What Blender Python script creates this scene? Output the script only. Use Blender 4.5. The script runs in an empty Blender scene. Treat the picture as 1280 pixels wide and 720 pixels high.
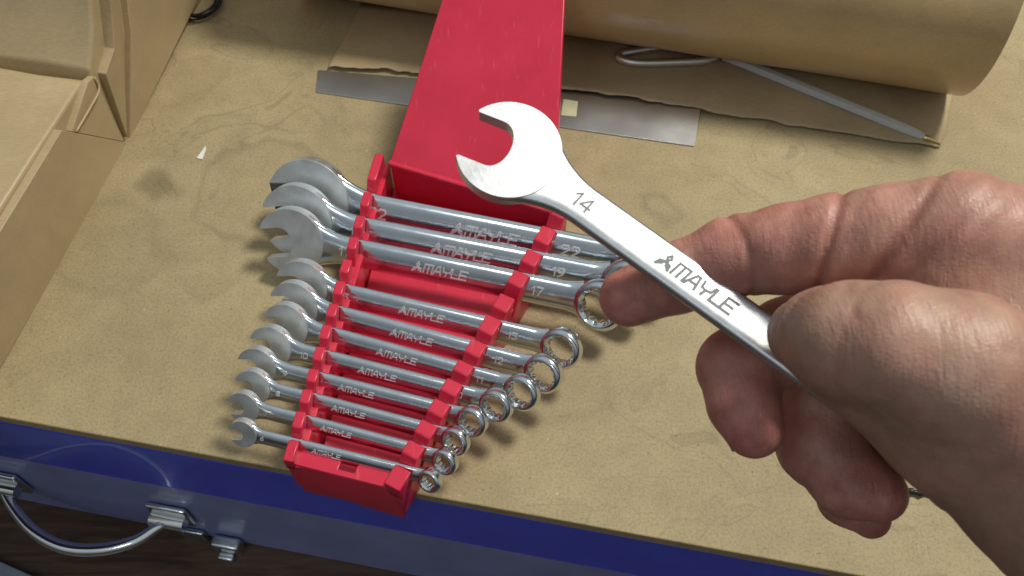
import bpy, bmesh, math, random
import numpy as np
from mathutils import Matrix, Vector
random.seed(7); rng = np.random.default_rng(7)
R = math.radians
S = bpy.context.scene

# ------------------------------------------------------------------ camera (all lengths below in mm, scaled by MM)
MM = 0.001
CAM_H, CAM_TILT, FPX = 440.0, 58.0, 1150.0
cam = bpy.data.cameras.new('camera'); camo = bpy.data.objects.new('camera', cam); S.collection.objects.link(camo)
camo.location = (0, 0, CAM_H*MM); camo.rotation_euler = (R(90-CAM_TILT), 0, 0)
cam.sensor_width = 36; cam.lens = 36*FPX/1280; cam.clip_start = 0.01; cam.clip_end = 50
cam.dof.use_dof = True; cam.dof.focus_distance = 0.40; cam.dof.aperture_fstop = cam.lens*0.001/0.0012
S.camera = camo
# ------------------------------------------------------------------ world and lamps
w = bpy.data.worlds.new('World'); S.world = w; w.use_nodes = True
# a dim room: dark below, walls, paler ceiling above
_nt = w.node_tree; _tc = _nt.nodes.new('ShaderNodeTexCoord'); _sx = _nt.nodes.new('ShaderNodeSeparateXYZ'); _rp = _nt.nodes.new('ShaderNodeValToRGB')
_nt.links.new(_tc.outputs['Generated'], _sx.inputs[0]); _nt.links.new(_sx.outputs['Z'], _rp.inputs['Fac']); _nt.links.new(_rp.outputs['Color'], _nt.nodes['Background'].inputs[0])
_rp.color_ramp.elements[0].position = 0.10; _rp.color_ramp.elements[0].color = (.06, .06, .066, 1)
_rp.color_ramp.elements[1].position = 0.80; _rp.color_ramp.elements[1].color = (.84, .95, 1.0, 1)
_nt.nodes['Background'].inputs[1].default_value = 0.48
def area(name, loc, target, size, power, col, shape='DISK', size_y=None):
    l = bpy.data.lights.new(name, 'AREA'); l.shape = shape; l.size = size; l.energy = power; l.color = col
    if size_y: l.size_y = size_y
    o = bpy.data.objects.new(name, l); S.collection.objects.link(o); o.location = loc
    o.rotation_euler = (Vector(target)-Vector(loc)).to_track_quat('-Z', 'Y').to_euler(); return o
area('ceiling_lamp', (0.64, 0.70, 1.48), (0.0, 0.27, 0), 0.32, 22, (1, .96, .86))
area('added_front_fill', (-0.75, -1.35, 2.0), (0, .25, 0), 0.30, 2.6, (.93, .97, 1.0))  # added fill behind the camera, brightens front faces and puts bands on the chrome
S.view_settings.view_transform = 'Standard'; S.view_settings.look = 'None'; S.view_settings.gamma = 1
S.view_settings.exposure = 0.0
S.render.engine = 'CYCLES'

# ------------------------------------------------------------------ pixel -> place
_t = R(CAM_TILT); FW = np.array([0, math.cos(_t), -math.sin(_t)]); UP = np.array([0, math.sin(_t), math.cos(_t)])
CC = np.array([0, 0, CAM_H]); RT = np.array([1., 0, 0])
def ray(x, y): return RT*(x-640) + UP*(360-y) + FW*FPX
def P(x, y, z=0.):
    d = ray(x, y); return CC + d*((z-CAM_H)/d[2])
def Q(x, y, p, n):
    d = ray(x, y); return CC + d*(np.dot(p-CC, n)/np.dot(d, n))
def D(x, y, dep): return CC + ray(x, y)*(dep/FPX)
def proj(p):
    v = p-CC; d = v@FW; return 640+FPX*v[0]/d, 360-FPX*(v@UP)/d
def nrm(v): v = np.asarray(v, float); return v/np.linalg.norm(v)
Z = np.array([0, 0, 1.])

# ------------------------------------------------------------------ materials
def newmat(name):
    m = bpy.data.materials.new(name); m.use_nodes = True; nt = m.node_tree
    return m, nt, nt.nodes['Principled BSDF']
def N(nt, t, **kw):
    n = nt.nodes.new(t)
    for k, v in kw.items():
        if k.startswith('i_'): n.inputs[k[2:].replace('_', ' ')].default_value = v
        else: setattr(n, k, v)
    return n
def coords(nt, scale=(1, 1, 1)):
    tc = N(nt, 'ShaderNodeTexCoord'); mp = N(nt, 'ShaderNodeMapping'); mp.inputs['Scale'].default_value = scale
    nt.links.new(tc.outputs['Object'], mp.inputs['Vector']); return mp.outputs['Vector']
def noise(nt, vec, scale, detail=4, rough=.55, dist=0):
    n = N(nt, 'ShaderNodeTexNoise'); n.inputs['Scale'].default_value = scale; n.inputs['Detail'].default_value = detail
    n.inputs['Roughness'].default_value = rough; n.inputs['Distortion'].default_value = dist
    nt.links.new(vec, n.inputs['Vector']); return n.outputs['Fac']
def ramp(nt, fac, stops):
    r = N(nt, 'ShaderNodeValToRGB'); el = r.color_ramp.elements
    while len(el) > 1: el.remove(el[-1])
    el[0].position = stops[0][0]; el[0].color = stops[0][1]
    for p, c in stops[1:]:
        e = el.new(p); e.color = c
    nt.links.new(fac, r.inputs['Fac']); return r.outputs['Color']
def mix(nt, a, b, fac, mode='MIX'):
    m = N(nt, 'ShaderNodeMix', data_type='RGBA', blend_type=mode)
    for s, v in ((m.inputs[6], a), (m.inputs[7], b), (m.inputs[0], fac)):
        if hasattr(v, 'links'): nt.links.new(v, s)
        else: s.default_value = v
    return m.outputs[2]
def bump(nt, b, h, strength, dist):
    n = N(nt, 'ShaderNodeBump'); n.inputs['Strength'].default_value = strength; n.inputs['Distance'].default_value = dist
    nt.links.new(h, n.inputs['Height']); nt.links.new(n.outputs['Normal'], b.inputs['Normal'])
def g(v): return (v, v, v, 1)
def c3(r, gg, b): return (r, gg, b, 1)

def mat_board():
    m, nt, b = newmat('fibreboard'); v = coords(nt)
    n1 = noise(nt, v, 9, 4); n2 = noise(nt, v, 700, 3, .7); n3 = noise(nt, v, 55, 5, .65)
    base = ramp(nt, n1, [(.3, c3(.345, .268, .146)), (.7, c3(.430, .340, .188))])
    sp = ramp(nt, n2, [(.28, g(.72)), (.5, g(1)), (.72, g(1.14))])
    c = mix(nt, base, sp, 1.0, 'MULTIPLY')
    c = mix(nt, c, ramp(nt, n3, [(.35, g(.91)), (.62, g(1.03))]), 1.0, 'MULTIPLY')
    # tide marks left by spills: thin wandering rings
    vo = noise(nt, v, 16, 2, .5, 1.4)
    ringm = ramp(nt, vo, [(.555, g(1)), (.572, g(.78)), (.585, g(.97)), (.66, g(1)), (.672, g(.80)), (.70, g(.9))])
    msk = ramp(nt, noise(nt, v, 6, 2), [(.42, g(0)), (.58, g(1))])
    c = mix(nt, c, mix(nt, g(1), ringm, msk), 1.0, 'MULTIPLY')
    # closed tide marks, mostly towards the packages, and one oily smudge
    dv = N(nt, 'ShaderNodeMapping'); nz_ = N(nt, 'ShaderNodeTexNoise'); nz_.inputs['Scale'].default_value = 30; nt.links.new(v, nz_.inputs['Vector'])
    ad = N(nt, 'ShaderNodeVectorMath', operation='MULTIPLY_ADD'); ad.inputs[1].default_value = (.035, .035, 0); nt.links.new(nz_.outputs['Color'], ad.inputs[0]); nt.links.new(v, ad.inputs[2])
    for ctr, rad, k_ in (((-.215, .348), .013, .62), ((-.196, .392), .030, 1), ((-.150, .345), .040, 1), ((-.235, .300), .034, 1), ((-.175, .290), .026, 1), ((-.09, .40), .03, 1), ((.09, .33), .008, 1), ((-.205, .44), .022, 1), ((.02, .215), .03, 1)):
        di = N(nt, 'ShaderNodeVectorMath', operation='DISTANCE'); di.inputs[1].default_value = (ctr[0]+.0175, ctr[1]+.0175, 0); nt.links.new(ad.outputs[0], di.inputs[0])
        st = [(0, g(.60)), (rad*.7, g(.68)), (rad*1.1, g(1))] if k_ < 1 else [(0, g(.97)), (rad*.86, g(.94)), (rad, g(.76)), (rad*1.05, g(1))]
        c = mix(nt, c, ramp(nt, di.outputs['Value'], st), 1.0 if k_ < 1 else .8, 'MULTIPLY')
    # dark specks
    vs = N(nt, 'ShaderNodeTexVoronoi', feature='F1'); vs.inputs['Scale'].default_value = 95; nt.links.new(v, vs.inputs['Vector'])
    c = mix(nt, c, ramp(nt, vs.outputs['Distance'], [(.03, g(.5)), (.06, g(1))]), 1.0, 'MULTIPLY')
    vs2 = N(nt, 'ShaderNodeTexVoronoi', feature='F1'); vs2.inputs['Scale'].default_value = 60; nt.links.new(v, vs2.inputs['Vector'])
    c = mix(nt, c, c3(.62, .56, .40), ramp(nt, vs2.outputs['Distance'], [(.02, g(.6)), (.045, g(0))]))
    nt.links.new(c, b.inputs['Base Color']); b.inputs['Roughness'].default_value = .62
    b.inputs['Specular IOR Level'].default_value = .35
    bump(nt, b, n2, .35, .0004); return m
def mat_kraft(name, col, gloss=.5):
    m, nt, b = newmat(name); v = coords(nt)
    n1 = noise(nt, v, 14, 5, .6); n2 = noise(nt, coords(nt, (1, 6, 6)), 220, 3, .7)
    a = tuple(x*.84 for x in col)+(1,); d = tuple(min(1, x*1.10) for x in col)+(1,)
    c = mix(nt, ramp(nt, n1, [(.3, a), (.7, d)]), ramp(nt, n2, [(.3, g(.88)), (.7, g(1.08))]), 1.0, 'MULTIPLY')
    nt.links.new(c, b.inputs['Base Color']); b.inputs['Roughness'].default_value = gloss
    n3 = noise(nt, v, 22, 3, .5, .6)
    bump(nt, b, n3, .25, .004); return m
def mat_metal(name, col, rough, var=.12, scale=60, bmp=0):
    m, nt, b = newmat(name); v = coords(nt)
    n1 = noise(nt, v, scale, 4, .65)
    c = ramp(nt, n1, [(.3, tuple(x*.86 for x in col)+(1,)), (.7, tuple(col)+(1,))])
    nt.links.new(c, b.inputs['Base Color']); b.inputs['Metallic'].default_value = 1
    r = N(nt, 'ShaderNodeMapRange'); r.inputs['To Min'].default_value = rough*(1-var*2); r.inputs['To Max'].default_value = rough*(1+var*3)
    nt.links.new(n1, r.inputs['Value']); nt.links.new(r.outputs[0], b.inputs['Roughness'])
    if bmp:
        n2 = noise(nt, v, 900, 3, .6); bump(nt, b, n2, bmp, .0002)
    return m
def mat_plain(name, col, rough, metallic=0, var=.12, scale=40, coat=0, spec=.5, bmp=0, bscale=400):
    m, nt, b = newmat(name); v = coords(nt)
    n1 = noise(nt, v, scale, 5, .6)
    c = ramp(nt, n1, [(.3, tuple(x*(1-var) for x in col)+(1,)), (.7, tuple(min(1, x*(1+var)) for x in col)+(1,))])
    nt.links.new(c, b.inputs['Base Color']); b.inputs['Roughness'].default_value = rough; b.inputs['Metallic'].default_value = metallic
    b.inputs['Coat Weight'].default_value = coat; b.inputs['Specular IOR Level'].default_value = spec
    if bmp: bump(nt, b, noise(nt, v, bscale, 3), bmp, .0004)
    return m
def mat_red():
    m, nt, b = newmat('red_plastic'); v = coords(nt)
    n1 = noise(nt, v, 30, 5, .6); sc = noise(nt, coords(nt, (60, 5, 20)), 8, 3, .6)
    c = ramp(nt, n1, [(.3, c3(.58, .018, .050)), (.7, c3(.68, .028, .070))])
    c = mix(nt, c, c3(.74, .20, .20), ramp(nt, sc, [(.62, g(0)), (.74, g(.30))]))
    nt.links.new(c, b.inputs['Base Color']); b.inputs['Roughness'].default_value = .32
    b.inputs['Subsurface Weight'].default_value = .08; b.inputs['Subsurface Radius'].default_value = (.004, .0006, .0006); b.inputs['Subsurface Scale'].default_value = 1
    bump(nt, b, noise(nt, v, 160, 3), .12, .0006); return m
def mat_skin():
    m, nt, b = newmat('skin'); v = coords(nt)
    at = N(nt, 'ShaderNodeAttribute', attribute_name='pink')
    n1 = noise(nt, v, 120, 4, .65); n2 = noise(nt, v, 30, 3, .6)
    base = ramp(nt, n2, [(.3, c3(.37, .205, .148)), (.7, c3(.50, .305, .222))])
    pk = ramp(nt, n1, [(.3, c3(.46, .150, .122)), (.7, c3(.60, .250, .208))])
    c = mix(nt, base, pk, at.outputs['Fac'])
    c = mix(nt, c, ramp(nt, n1, [(.3, g(.86)), (.7, g(1.08))]), 1.0, 'MULTIPLY')
    n4 = noise(nt, v, 48, 4, .7)
    c = mix(nt, c, c3(.50, .17, .135), ramp(nt, n4, [(.48, g(0)), (.72, g(.45))]))
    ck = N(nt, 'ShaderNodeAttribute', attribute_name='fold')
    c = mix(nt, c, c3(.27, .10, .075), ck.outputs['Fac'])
    nt.links.new(c, b.inputs['Base Color']); b.inputs['Roughness'].default_value = .46
    b.inputs['Subsurface Weight'].default_value = .22; b.inputs['Subsurface Radius'].default_value = (.0045, .0016, .0009); b.inputs['Subsurface Scale'].default_value = 1
    vo = N(nt, 'ShaderNodeTexVoronoi', feature='DISTANCE_TO_EDGE'); vo.inputs['Scale'].default_value = 620
    nt.links.new(coords(nt, (1, 1.5, 1)), vo.inputs['Vector'])
    h = mix(nt, vo.outputs['Distance'], noise(nt, v, 260, 4, .6), .55)
    wr = noise(nt, coords(nt, (5.5, .9, .9)), 150, 3, .6, .5)      # fine folds across the fingers
    h = mix(nt, h, wr, .5); bump(nt, b, h, .55, .0011); return m
def mat_wood():
    m, nt, b = newmat('dark_wood'); v = coords(nt, (1, 9, 9))
    n1 = noise(nt, v, 14, 6, .65, .8)
    c = ramp(nt, n1, [(.3, c3(.035, .018, .010)), (.5, c3(.085, .045, .024)), (.7, c3(.13, .075, .042))])
    nt.links.new(c, b.inputs['Base Color']); b.inputs['Roughness'].default_value = .5
    bump(nt, b, n1, .3, .001); return m
def mat_clear():
    m, nt, b = newmat('clear_plastic'); b.inputs['Base Color'].default_value = c3(.97, .98, .97)
    b.inputs['Transmission Weight'].default_value = .55; b.inputs['Coat Weight'].default_value = 1; b.inputs['IOR'].default_value = 1.40
    v = coords(nt); r = N(nt, 'ShaderNodeMapRange'); r.inputs['To Min'].default_value = .03; r.inputs['To Max'].default_value = .12
    nt.links.new(noise(nt, v, 80), r.inputs['Value']); nt.links.new(r.outputs[0], b.inputs['Roughness']); return m

M_BOARD = mat_board(); M_RED = mat_red(); M_SKIN = mat_skin(); M_WOOD = mat_wood(); M_CLEAR = mat_clear()
M_KRAFT = mat_kraft('kraft_wrapping', (.49, .37, .205), .42); M_ROLL = mat_kraft('kraft_roll', (.50, .355, .185), .33)
M_ROLL.node_tree.nodes['Principled BSDF'].inputs['Coat Weight'].default_value = .6; M_ROLL.node_tree.nodes['Principled BSDF'].inputs['Coat Roughness'].default_value = .22
M_SHEET = mat_kraft('kraft_sheet', (.46, .345, .195), .55)
M_CHROME = mat_metal('satin_chrome', (.76, .80, .83), .155, .14, 90)
M_HEAD = mat_metal('polished_face', (.84, .87, .88), .46, .10, 120, .1)
M_HELD = mat_metal('blasted_chrome', (.70, .71, .72), .38, .10, 160, .16)
M_MARK = mat_plain('stamped_mark', (.26, .27, .275), .6, spec=.2)
M_GLINT = mat_metal('raised_mark', (.95, .96, .97), .55)
M_HANDLE = mat_metal('bright_chrome', (.78, .80, .80), .12)
M_STEEL = mat_metal('brushed_steel', (.66, .68, .70), .24, .10, 14)
M_BLUE = mat_plain('blue_enamel', (.060, .095, .76), .22, 0, .10, 30, .35, bmp=.12, bscale=90)
M_BLUE_REFLECT = mat_plain('blue_enamel_reflect', (.25, .285, .54), .34, 0, .15, 24, .2, bmp=.12, bscale=90)  # same enamel as the lid, room reflection painted in as paler greyer colour
M_BLACK = mat_plain('black_plastic', (.012, .012, .013), .45)
M_BRASS = mat_metal('brass', (.68, .50, .24), .25)
M_WHITE = mat_plain('white_paper', (.80, .80, .74), .6)
M_NAIL = mat_plain('nail', (.30, .20, .17), .28, 0, .15, 200)
M_GREY = mat_plain('grey_paint', (.22, .25, .30), .4, 0, .15)
M_YEL = mat_plain('yellow_sticker', (.42, .41, .25), .5, 0, .25)
M_CLIP = mat_metal('dull_clip', (.80, .78, .72), .42)

# ------------------------------------------------------------------ builders
def link(o, parent=None):
    S.collection.objects.link(o)
    if parent: o.parent = parent
    return o
def meshobj(name, verts, faces, mat, parent=None, smooth=False, org=(0, 0, 0), recalc=True, sharp=None):
    """verts in mm; org (mm) is subtracted (place of the parent thing)"""
    me = bpy.data.meshes.new(name)
    v = (np.asarray(verts, float)-np.asarray(org, float))*MM
    me.from_pydata(v.tolist(), [], [list(map(int, f)) for f in faces])
    if recalc:
        bm = bmesh.new(); bm.from_mesh(me); bmesh.ops.recalc_face_normals(bm, faces=bm.faces); bm.to_mesh(me); bm.free()
    me.materials.append(mat)
    if smooth:
        me.polygons.foreach_set('use_smooth', [True]*len(me.polygons))
        if sharp: me.set_sharp_from_angle(angle=R(sharp))
    return link(bpy.data.objects.new(name, me), parent)
def bevel(o, width, seg=2, angle=30):
    m = o.modifiers.new('bevel', 'BEVEL'); m.width = width*MM; m.segments = seg; m.limit_method = 'ANGLE'; m.angle_limit = R(angle)
    o.data.polygons.foreach_set('use_smooth', [True]*len(o.data.polygons)); o.data.set_sharp_from_angle(angle=R(50))
    return o
def thing(name, label, cat, loc, group=None, mat=None):
    o = bpy.data.objects.new(name, None); link(o); o.empty_display_size = .01
    if mat is not None: o.matrix_world = mat
    else: o.location = Vector(loc)*MM
    tag(o, label, cat, group); return o
def tag(o, label, cat, group=None):
    o['label'] = label; o['category'] = cat
    if group: o['group'] = group
    return o
def prism(poly, z0, z1):
    """poly of (x,y); returns verts, faces between heights z0 and z1 (scalars or lists)"""
    n = len(poly); z0 = [z0]*n if np.isscalar(z0) else z0; z1 = [z1]*n if np.isscalar(z1) else z1
    v = [(p[0], p[1], z0[i]) for i, p in enumerate(poly)]+[(p[0], p[1], z1[i]) for i, p in enumerate(poly)]
    f = [list(range(n))[::-1], list(range(n, 2*n))]+[[i, (i+1) % n, n+(i+1) % n, n+i] for i in range(n)]
    return v, f
def tube(path, rad, seg=10, closed=False):
    path = [np.asarray(p, float) for p in path]; n = len(path); rad = [rad]*n if np.isscalar(rad) else rad
    v = []; f = []; prev = None
    for i, p in enumerate(path):
        if closed: t = nrm(path[(i+1) % n]-path[i-1])
        else: t = nrm(path[min(i+1, n-1)]-path[max(i-1, 0)])
        if prev is None:
            a = np.cross(t, Z)
            if np.linalg.norm(a) < .1: a = np.cross(t, [1., 0, 0])
        else: a = prev-t*np.dot(prev, t)
        a = nrm(a); prev = a; b = np.cross(t, a)
        for k in range(seg):
            q = 2*math.pi*k/seg; v.append(p+rad[i]*(math.cos(q)*a+math.sin(q)*b))
    m = n if closed else n-1
    for i in range(m):
        j = (i+1) % n
        for k in range(seg): f.append([i*seg+k, i*seg+(k+1) % seg, j*seg+(k+1) % seg, j*seg+k])
    if not closed: f += [list(range(seg))[::-1], list(range((n-1)*seg, n*seg))]
    return v, f
def spline(pts, n=8):
    pts = [np.asarray(p, float) for p in pts]; out = []
    for i in range(len(pts)-1):
        p0 = pts[max(i-1, 0)]; p1 = pts[i]; p2 = pts[i+1]; p3 = pts[min(i+2, len(pts)-1)]
        for k in range(n):
            t = k/n
            out.append(.5*((2*p1)+(-p0+p2)*t+(2*p0-5*p1+4*p2-p3)*t*t+(-p0+3*p1-3*p2+p3)*t**3))
    return out+[pts[-1]]
class MB:
    def __init__(s): s.v = []; s.f = []
    def add(s, vf):
        k = len(s.v); s.v += [tuple(p) for p in vf[0]]; s.f += [[i+k for i in q] for q in vf[1]]; return s
def framebox(o, ax, ay, az, x0, x1, y0, y1, z0, z1):
    """box in a frame with origin o and axes ax, ay, az"""
    v = [o+ax*x+ay*y+az*z for z in (z0, z1) for x, y in ((x0, y0), (x1, y0), (x1, y1), (x0, y1))]
    return v, [[3, 2, 1, 0], [4, 5, 6, 7], [0, 1, 5, 4], [1, 2, 6, 5], [2, 3, 7, 6], [3, 0, 4, 7]]

# ------------------------------------------------------------------ the setting: fibreboard panel, table below
E1 = P(0, 521); E2 = P(1075, 720); ED = nrm(E2-E1); EN = np.array([ED[1], -ED[0], 0])      # board front edge, outward normal
bt = 8.0
c = [E1-ED*420, E1+ED*900, E1+ED*900-EN*780, E1-ED*420-EN*780]
ob = meshobj('board', *prism([p[:2] for p in c], -bt, 0), M_BOARD); ob['kind'] = 'structure'; bevel(ob, .8, 2)
TZ = -172.0
c = [(-900, -500), (1100, -500), (1100, 1300), (-900, 1300)]
ob = meshobj('tabletop', *prism(c, TZ-25, TZ), M_WOOD); ob['kind'] = 'structure'

# ------------------------------------------------------------------ blue steel case under the board
F1 = P(0, 527, -bt); F2 = P(1060, 722, -bt); FD = nrm(F2-F1); FN = np.array([FD[1], -FD[0], 0])
case_o = F1.copy(); case_o[2] = TZ
case = thing('tool_case', 'blue enamelled steel tool case lying under the fibreboard', 'tool case', case_o)
fo = np.array([F1[0], F1[1], 0.])
def casebox(name, x0, x1, y0, y1, z0, z1, mat, bv, par=case, seg=3, org=case_o):
    return bevel(meshobj(name, *framebox(fo, FD, FN, Z, x0, x1, y0, y1, z0, z1), mat, par, org=org), bv, seg)
casebox('lid', -300, 800, -420, 0, -71.0, -bt-.3, M_BLUE, 2.2)
casebox('base', -297, 797, -417, -1.2, TZ+.2, -72.2, M_BLUE_REFLECT, 2.2)
casebox('rim', -299, 799, -419, -.4, -72.6, -70.6, M_BLUE, .5)
# carrying handle with two brackets
def facept(px, py, out=0): return Q(px, py, fo+FN*out, FN)
b1 = facept(4, 606, 4); b2 = facept(212, 648, 4)
for bc in (b1, b2):
    s = np.dot(bc-fo, FD); zc = bc[2]
    br = casebox('handle_bracket', s-13, s+13, -.5, 3.0, zc-14, zc+13, M_HANDLE, 1.4)
    v, f = tube([bc-FD*11+FN*2, bc+FD*11+FN*2], 5.0, 14)
    meshobj('hinge_barrel', v, f, M_HANDLE, br, True, case_o, sharp=40)
    br.children[0].location = (0, 0, 0)
hz = (b1[2]+b2[2])/2
hp = spline([b1+FN*2, P(16, 634, hz), P(42, 664, hz-1), P(80, 684, hz-2), P(125, 687, hz-2), P(168, 677, hz-1), P(196, 660, hz), b2+FN*2], 8)
rr = [2.6+1.5*math.sin(math.pi*i/(len(hp)-1)) for i in range(len(hp))]
meshobj('handle', *tube(hp, rr, 14), M_HANDLE, case, True, case_o, sharp=50)
la = facept(288, 700, 10); s = np.dot(la-fo, FD)
lt = casebox('latch', s-10, s+9, -.5, 8.0, la[2]-2, la[2]+20, M_STEEL, 2.0)
casebox('latch_hook', s-6, s+5, 7.8, 13.0, la[2]-8, la[2]+10, M_STEEL, 1.6, lt)
casebox('catch_plate', s-34, s-16, -.5, 3.0, la[2]+4, la[2]+22, M_STEEL, 1.2)
# grey steel bar on the table beside the case
ga = P(-30, 688, TZ+6); gb = P(46, 722, TZ+6); gd = nrm(gb-ga); gn = np.array([gd[1], -gd[0], 0])
ob = bevel(meshobj('steel_bar', *framebox(np.zeros(3), gd, gn, Z, -60, 130, 0, 26, 0, 6), M_GREY), .8)
ob.location = Vector((ga[0], ga[1], TZ))*MM
tag(ob, 'flat grey painted bar on the dark wooden tabletop in front of the case', 'bar')

# ------------------------------------------------------------------ paper packages
pb = P(160, 178); pn = P(0, 465); SD = nrm(pb-pn); SN = np.array([SD[1], -SD[0], 0]); SL = -SN      # along the side, outwards, into the pack
PH = 57.0
def wavybox(o, prof, depth, nz, jit, seed):
    """prof: closed polygon (s,z) on the side face, extruded by depth along -SN"""
    r = np.random.default_rng(seed); n = len(prof); v = []; f = []
    ks = np.linspace(0, depth, nz)
    for k in ks:
        for (s, z) in prof:
            j = r.normal(0, jit, 3); j[2] *= (1 if z > 2 else 0)
            v.append(o+SD*(s+j[0])+SL*(k)+Z*(z+j[2]))
    for i in range(nz-1):
        for j in range(n): f.append([i*n+j, i*n+(j+1) % n, (i+1)*n+(j+1) % n, (i+1)*n+j])
    f += [list(range(n))[::-1], list(range((nz-1)*n, nz*n))]
    return v, f
def sidepoly(name, pix, out0, out1, mat, par, org, plane_o, bv=.35):
    """flap of folded paper: outline in pixels on the package's side plane"""
    pts = [Q(x, y, plane_o, SN) for x, y in pix]
    v = [p+SN*out0 for p in pts]; n = len(v)
    oo = [out1]*n if np.isscalar(out1) else out1
    v += [p+SN*o for p, o in zip(pts, oo)]
    f = [list(range(n))[::-1], list(range(n, 2*n))]+[[i, (i+1) % n, n+(i+1) % n, n+i] for i in range(n)]
    return bevel(meshobj(name, v, f, mat, par, org=org), bv, 2, 25)
pk1 = thing('paper_package', 'low kraft paper package with a folded pocket, in front of the taller one', 'package', pb, 'paper packages')
L1 = 250
prof = [(-L1, .3), (-1, .3), (-.5, PH*.5), (-1.5, PH-4), (-5, PH), (-60, PH+.8), (-120, PH+1.5), (-180, PH+1), (-L1+4, PH), (-L1, PH-4)]
pbase = pb-SN*5.0
bevel(meshobj('wrapper', *wavybox(pbase, prof, 190, 8, .5, 3), M_KRAFT, pk1, org=pb), 2.2, 3, 40)
# outer end flap (left of the fold line) and the pocket behind it
sidepoly('end_flap', [(-130, 505), (-130, 690), (162, 179), (78, 163)], -6, -.4, M_KRAFT, pk1, pb, pb)
sidepoly('pocket_fold', [(122, 96), (112, 104), (92, 165), (160, 178)], -6, [-2.2, -1.2, -1.0, -2.0], M_KRAFT, pk1, pb, pb)
v, f = tube(spline([Q(118, 97, pb-SN*2, SN), Q(124, 112, pb-SN*.5, SN), Q(112, 136, pb, SN), Q(95, 165, pb-SN*.6, SN)], 6), [.8]*18+[.6], 8)
meshobj('paper_ridge', v, f, M_KRAFT, pk1, True, pb)
pk2 = thing('paper_package', 'taller kraft paper package with pleated corner, behind the low one', 'package', pb+SD*110, 'paper packages')
L2 = 260
prof = [(.8, .3), (L2, .3), (L2, 150), (L2-5, 156), (90, 156), (62, 132), (38, 97), (20, 72), (3.5, PH+1.5), (.8, PH-10)]
bevel(meshobj('wrapper', *wavybox(pb-SN*3.5, prof, 190, 8, .4, 5), M_KRAFT, pk2, org=pb+SD*110), 2.0, 3, 30)
o2 = pb+SD*110
sidepoly('side_flap', [(163, 176), (162, 40), (150, -60), (330, -190), (247, 2)], -5, [-.3, .9, 1.2, -.6, -.3], M_KRAFT, pk2, o2, pb)
sidepoly('corner_pleat', [(129, 92), (138, 60), (131, 0), (120, -60), (146, -70), (158, 40), (160, 172)], -5, [1.8, 2.6, 3.6, 3.8, -1.5, -2.2, -.4], M_KRAFT, pk2, o2, pb)
fp = P(126, 92, PH+2); fq = P(112, 55, PH+18)

# ------------------------------------------------------------------ kraft roll, sheet, blade, pen, clip
RR = 66.0
r1 = P(1150, 115); r2 = P(415, 0); RD = nrm(r1-r2); RN = np.array([RD[1], -RD[0], 0])
rc = P(1184, 119)-RN*(.405*RR)          # contact point under the right end
roll = thing('paper_roll', 'thick roll of brown kraft paper lying across the fibreboard', 'paper roll', rc-RD*180)
def rolltube(r0, r1, x0, x1, nseg=96, wob=.0, spiral=0):
    v = []; f = []
    xs = np.linspace(x0, x1, 14)
    for i, x in enumerate(xs):
        for k in range(nseg):
            q = 2*math.pi*k/nseg
            rr_ = r1+wob*math.sin(3*q+x*.02)+wob*.7*math.sin(5*q-x*.011)
            v.append(rc+RD*x+RN*(rr_*math.sin(q))+Z*(RR+.2+rr_*math.cos(q)*(1 if math.cos(q) > 0 else RR/max(rr_, RR))))
    m = len(xs)
    for i in range(m-1):
        for k in range(nseg): f.append([i*nseg+k, i*nseg+(k+1) % nseg, (i+1)*nseg+(k+1) % nseg, (i+1)*nseg+k])
    # ends: ring of paper thickness then bore
    for e, i in ((0, 0), (1, m-1)):
        base = len(v)
        for k in range(nseg):
            q = 2*math.pi*k/nseg; v.append(rc+RD*xs[i]+RN*(r0*math.sin(q))+Z*(RR+.2+r0*math.cos(q)))
        for k in range(nseg):
            q = 2*math.pi*k/nseg; v.append(rc+RD*(xs[i]+(60 if e == 0 else -60))+RN*(r0*math.sin(q))+Z*(RR+.2+r0*math.cos(q)))
        for k in range(nseg):
            j = (k+1) % nseg
            f.append([i*nseg+k, i*nseg+j, base+j, base+k]); f.append([base+k, base+j, base+nseg+j, base+nseg+k])
    return v, f
meshobj('outer_wrap', *rolltube(50, RR, -440, 0, 96, .35), M_ROLL, roll, True, rc-RD*180, sharp=40)
meshobj('inner_wraps', *rolltube(16, 49, -436, -5, 72, .4), M_ROLL, roll, True, rc-RD*180, sharp=40)
# torn sheet
near = spline([P(x, y) for x, y in [(411, 88), (470, 91), (520, 96), (610, 106), (700, 118), (790, 131), (870, 142), (960, 155), (1060, 170), (1174, 187)]], 14)
far0 = P(441, 28)+(-RN)*20; far1 = P(1205, 118)-RN*30
n = len(near); rows = 12; v = []; f = []
jit = np.convolve(rng.normal(0, 1, n+6), np.ones(3)/3, 'valid')[:n]*1.1
bl0, bl1 = P(395, 116), P(868, 184)
for i in range(n):
    t = i/(n-1); a = near[i]+RN*jit[i]*(0 if i in (0,) else 1); b_ = far0*(1-t)+far1*t
    for j in range(rows):
        u = (j/(rows-1))**1.4; p = a*(1-u)+b_*u
        zz = .9+(1.9+3.4*math.exp(-((t-.56)/.17)**2))*math.exp(-(u/.28)**2)*(1 if t < .66 else max(.35, 1-(t-.66)*5))+.5*math.sin(t*17)*math.exp(-(u/.15)**2)+.25*math.sin(t*60)*math.exp(-(u/.06)**2)
        v.append((p[0], p[1], max(zz, .35)))
for i in range(n-1):
    for j in range(rows-1): f.append([i*rows+j, (i+1)*rows+j, (i+1)*rows+j+1, i*rows+j+1])
sh = meshobj('paper_sheet', v, f, M_SHEET, None, True, P(800, 100))
sh.location = Vector(P(800, 100))*MM
md = sh.modifiers.new('thick', 'SOLIDIFY'); md.thickness = .0004; md.offset = 1
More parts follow.
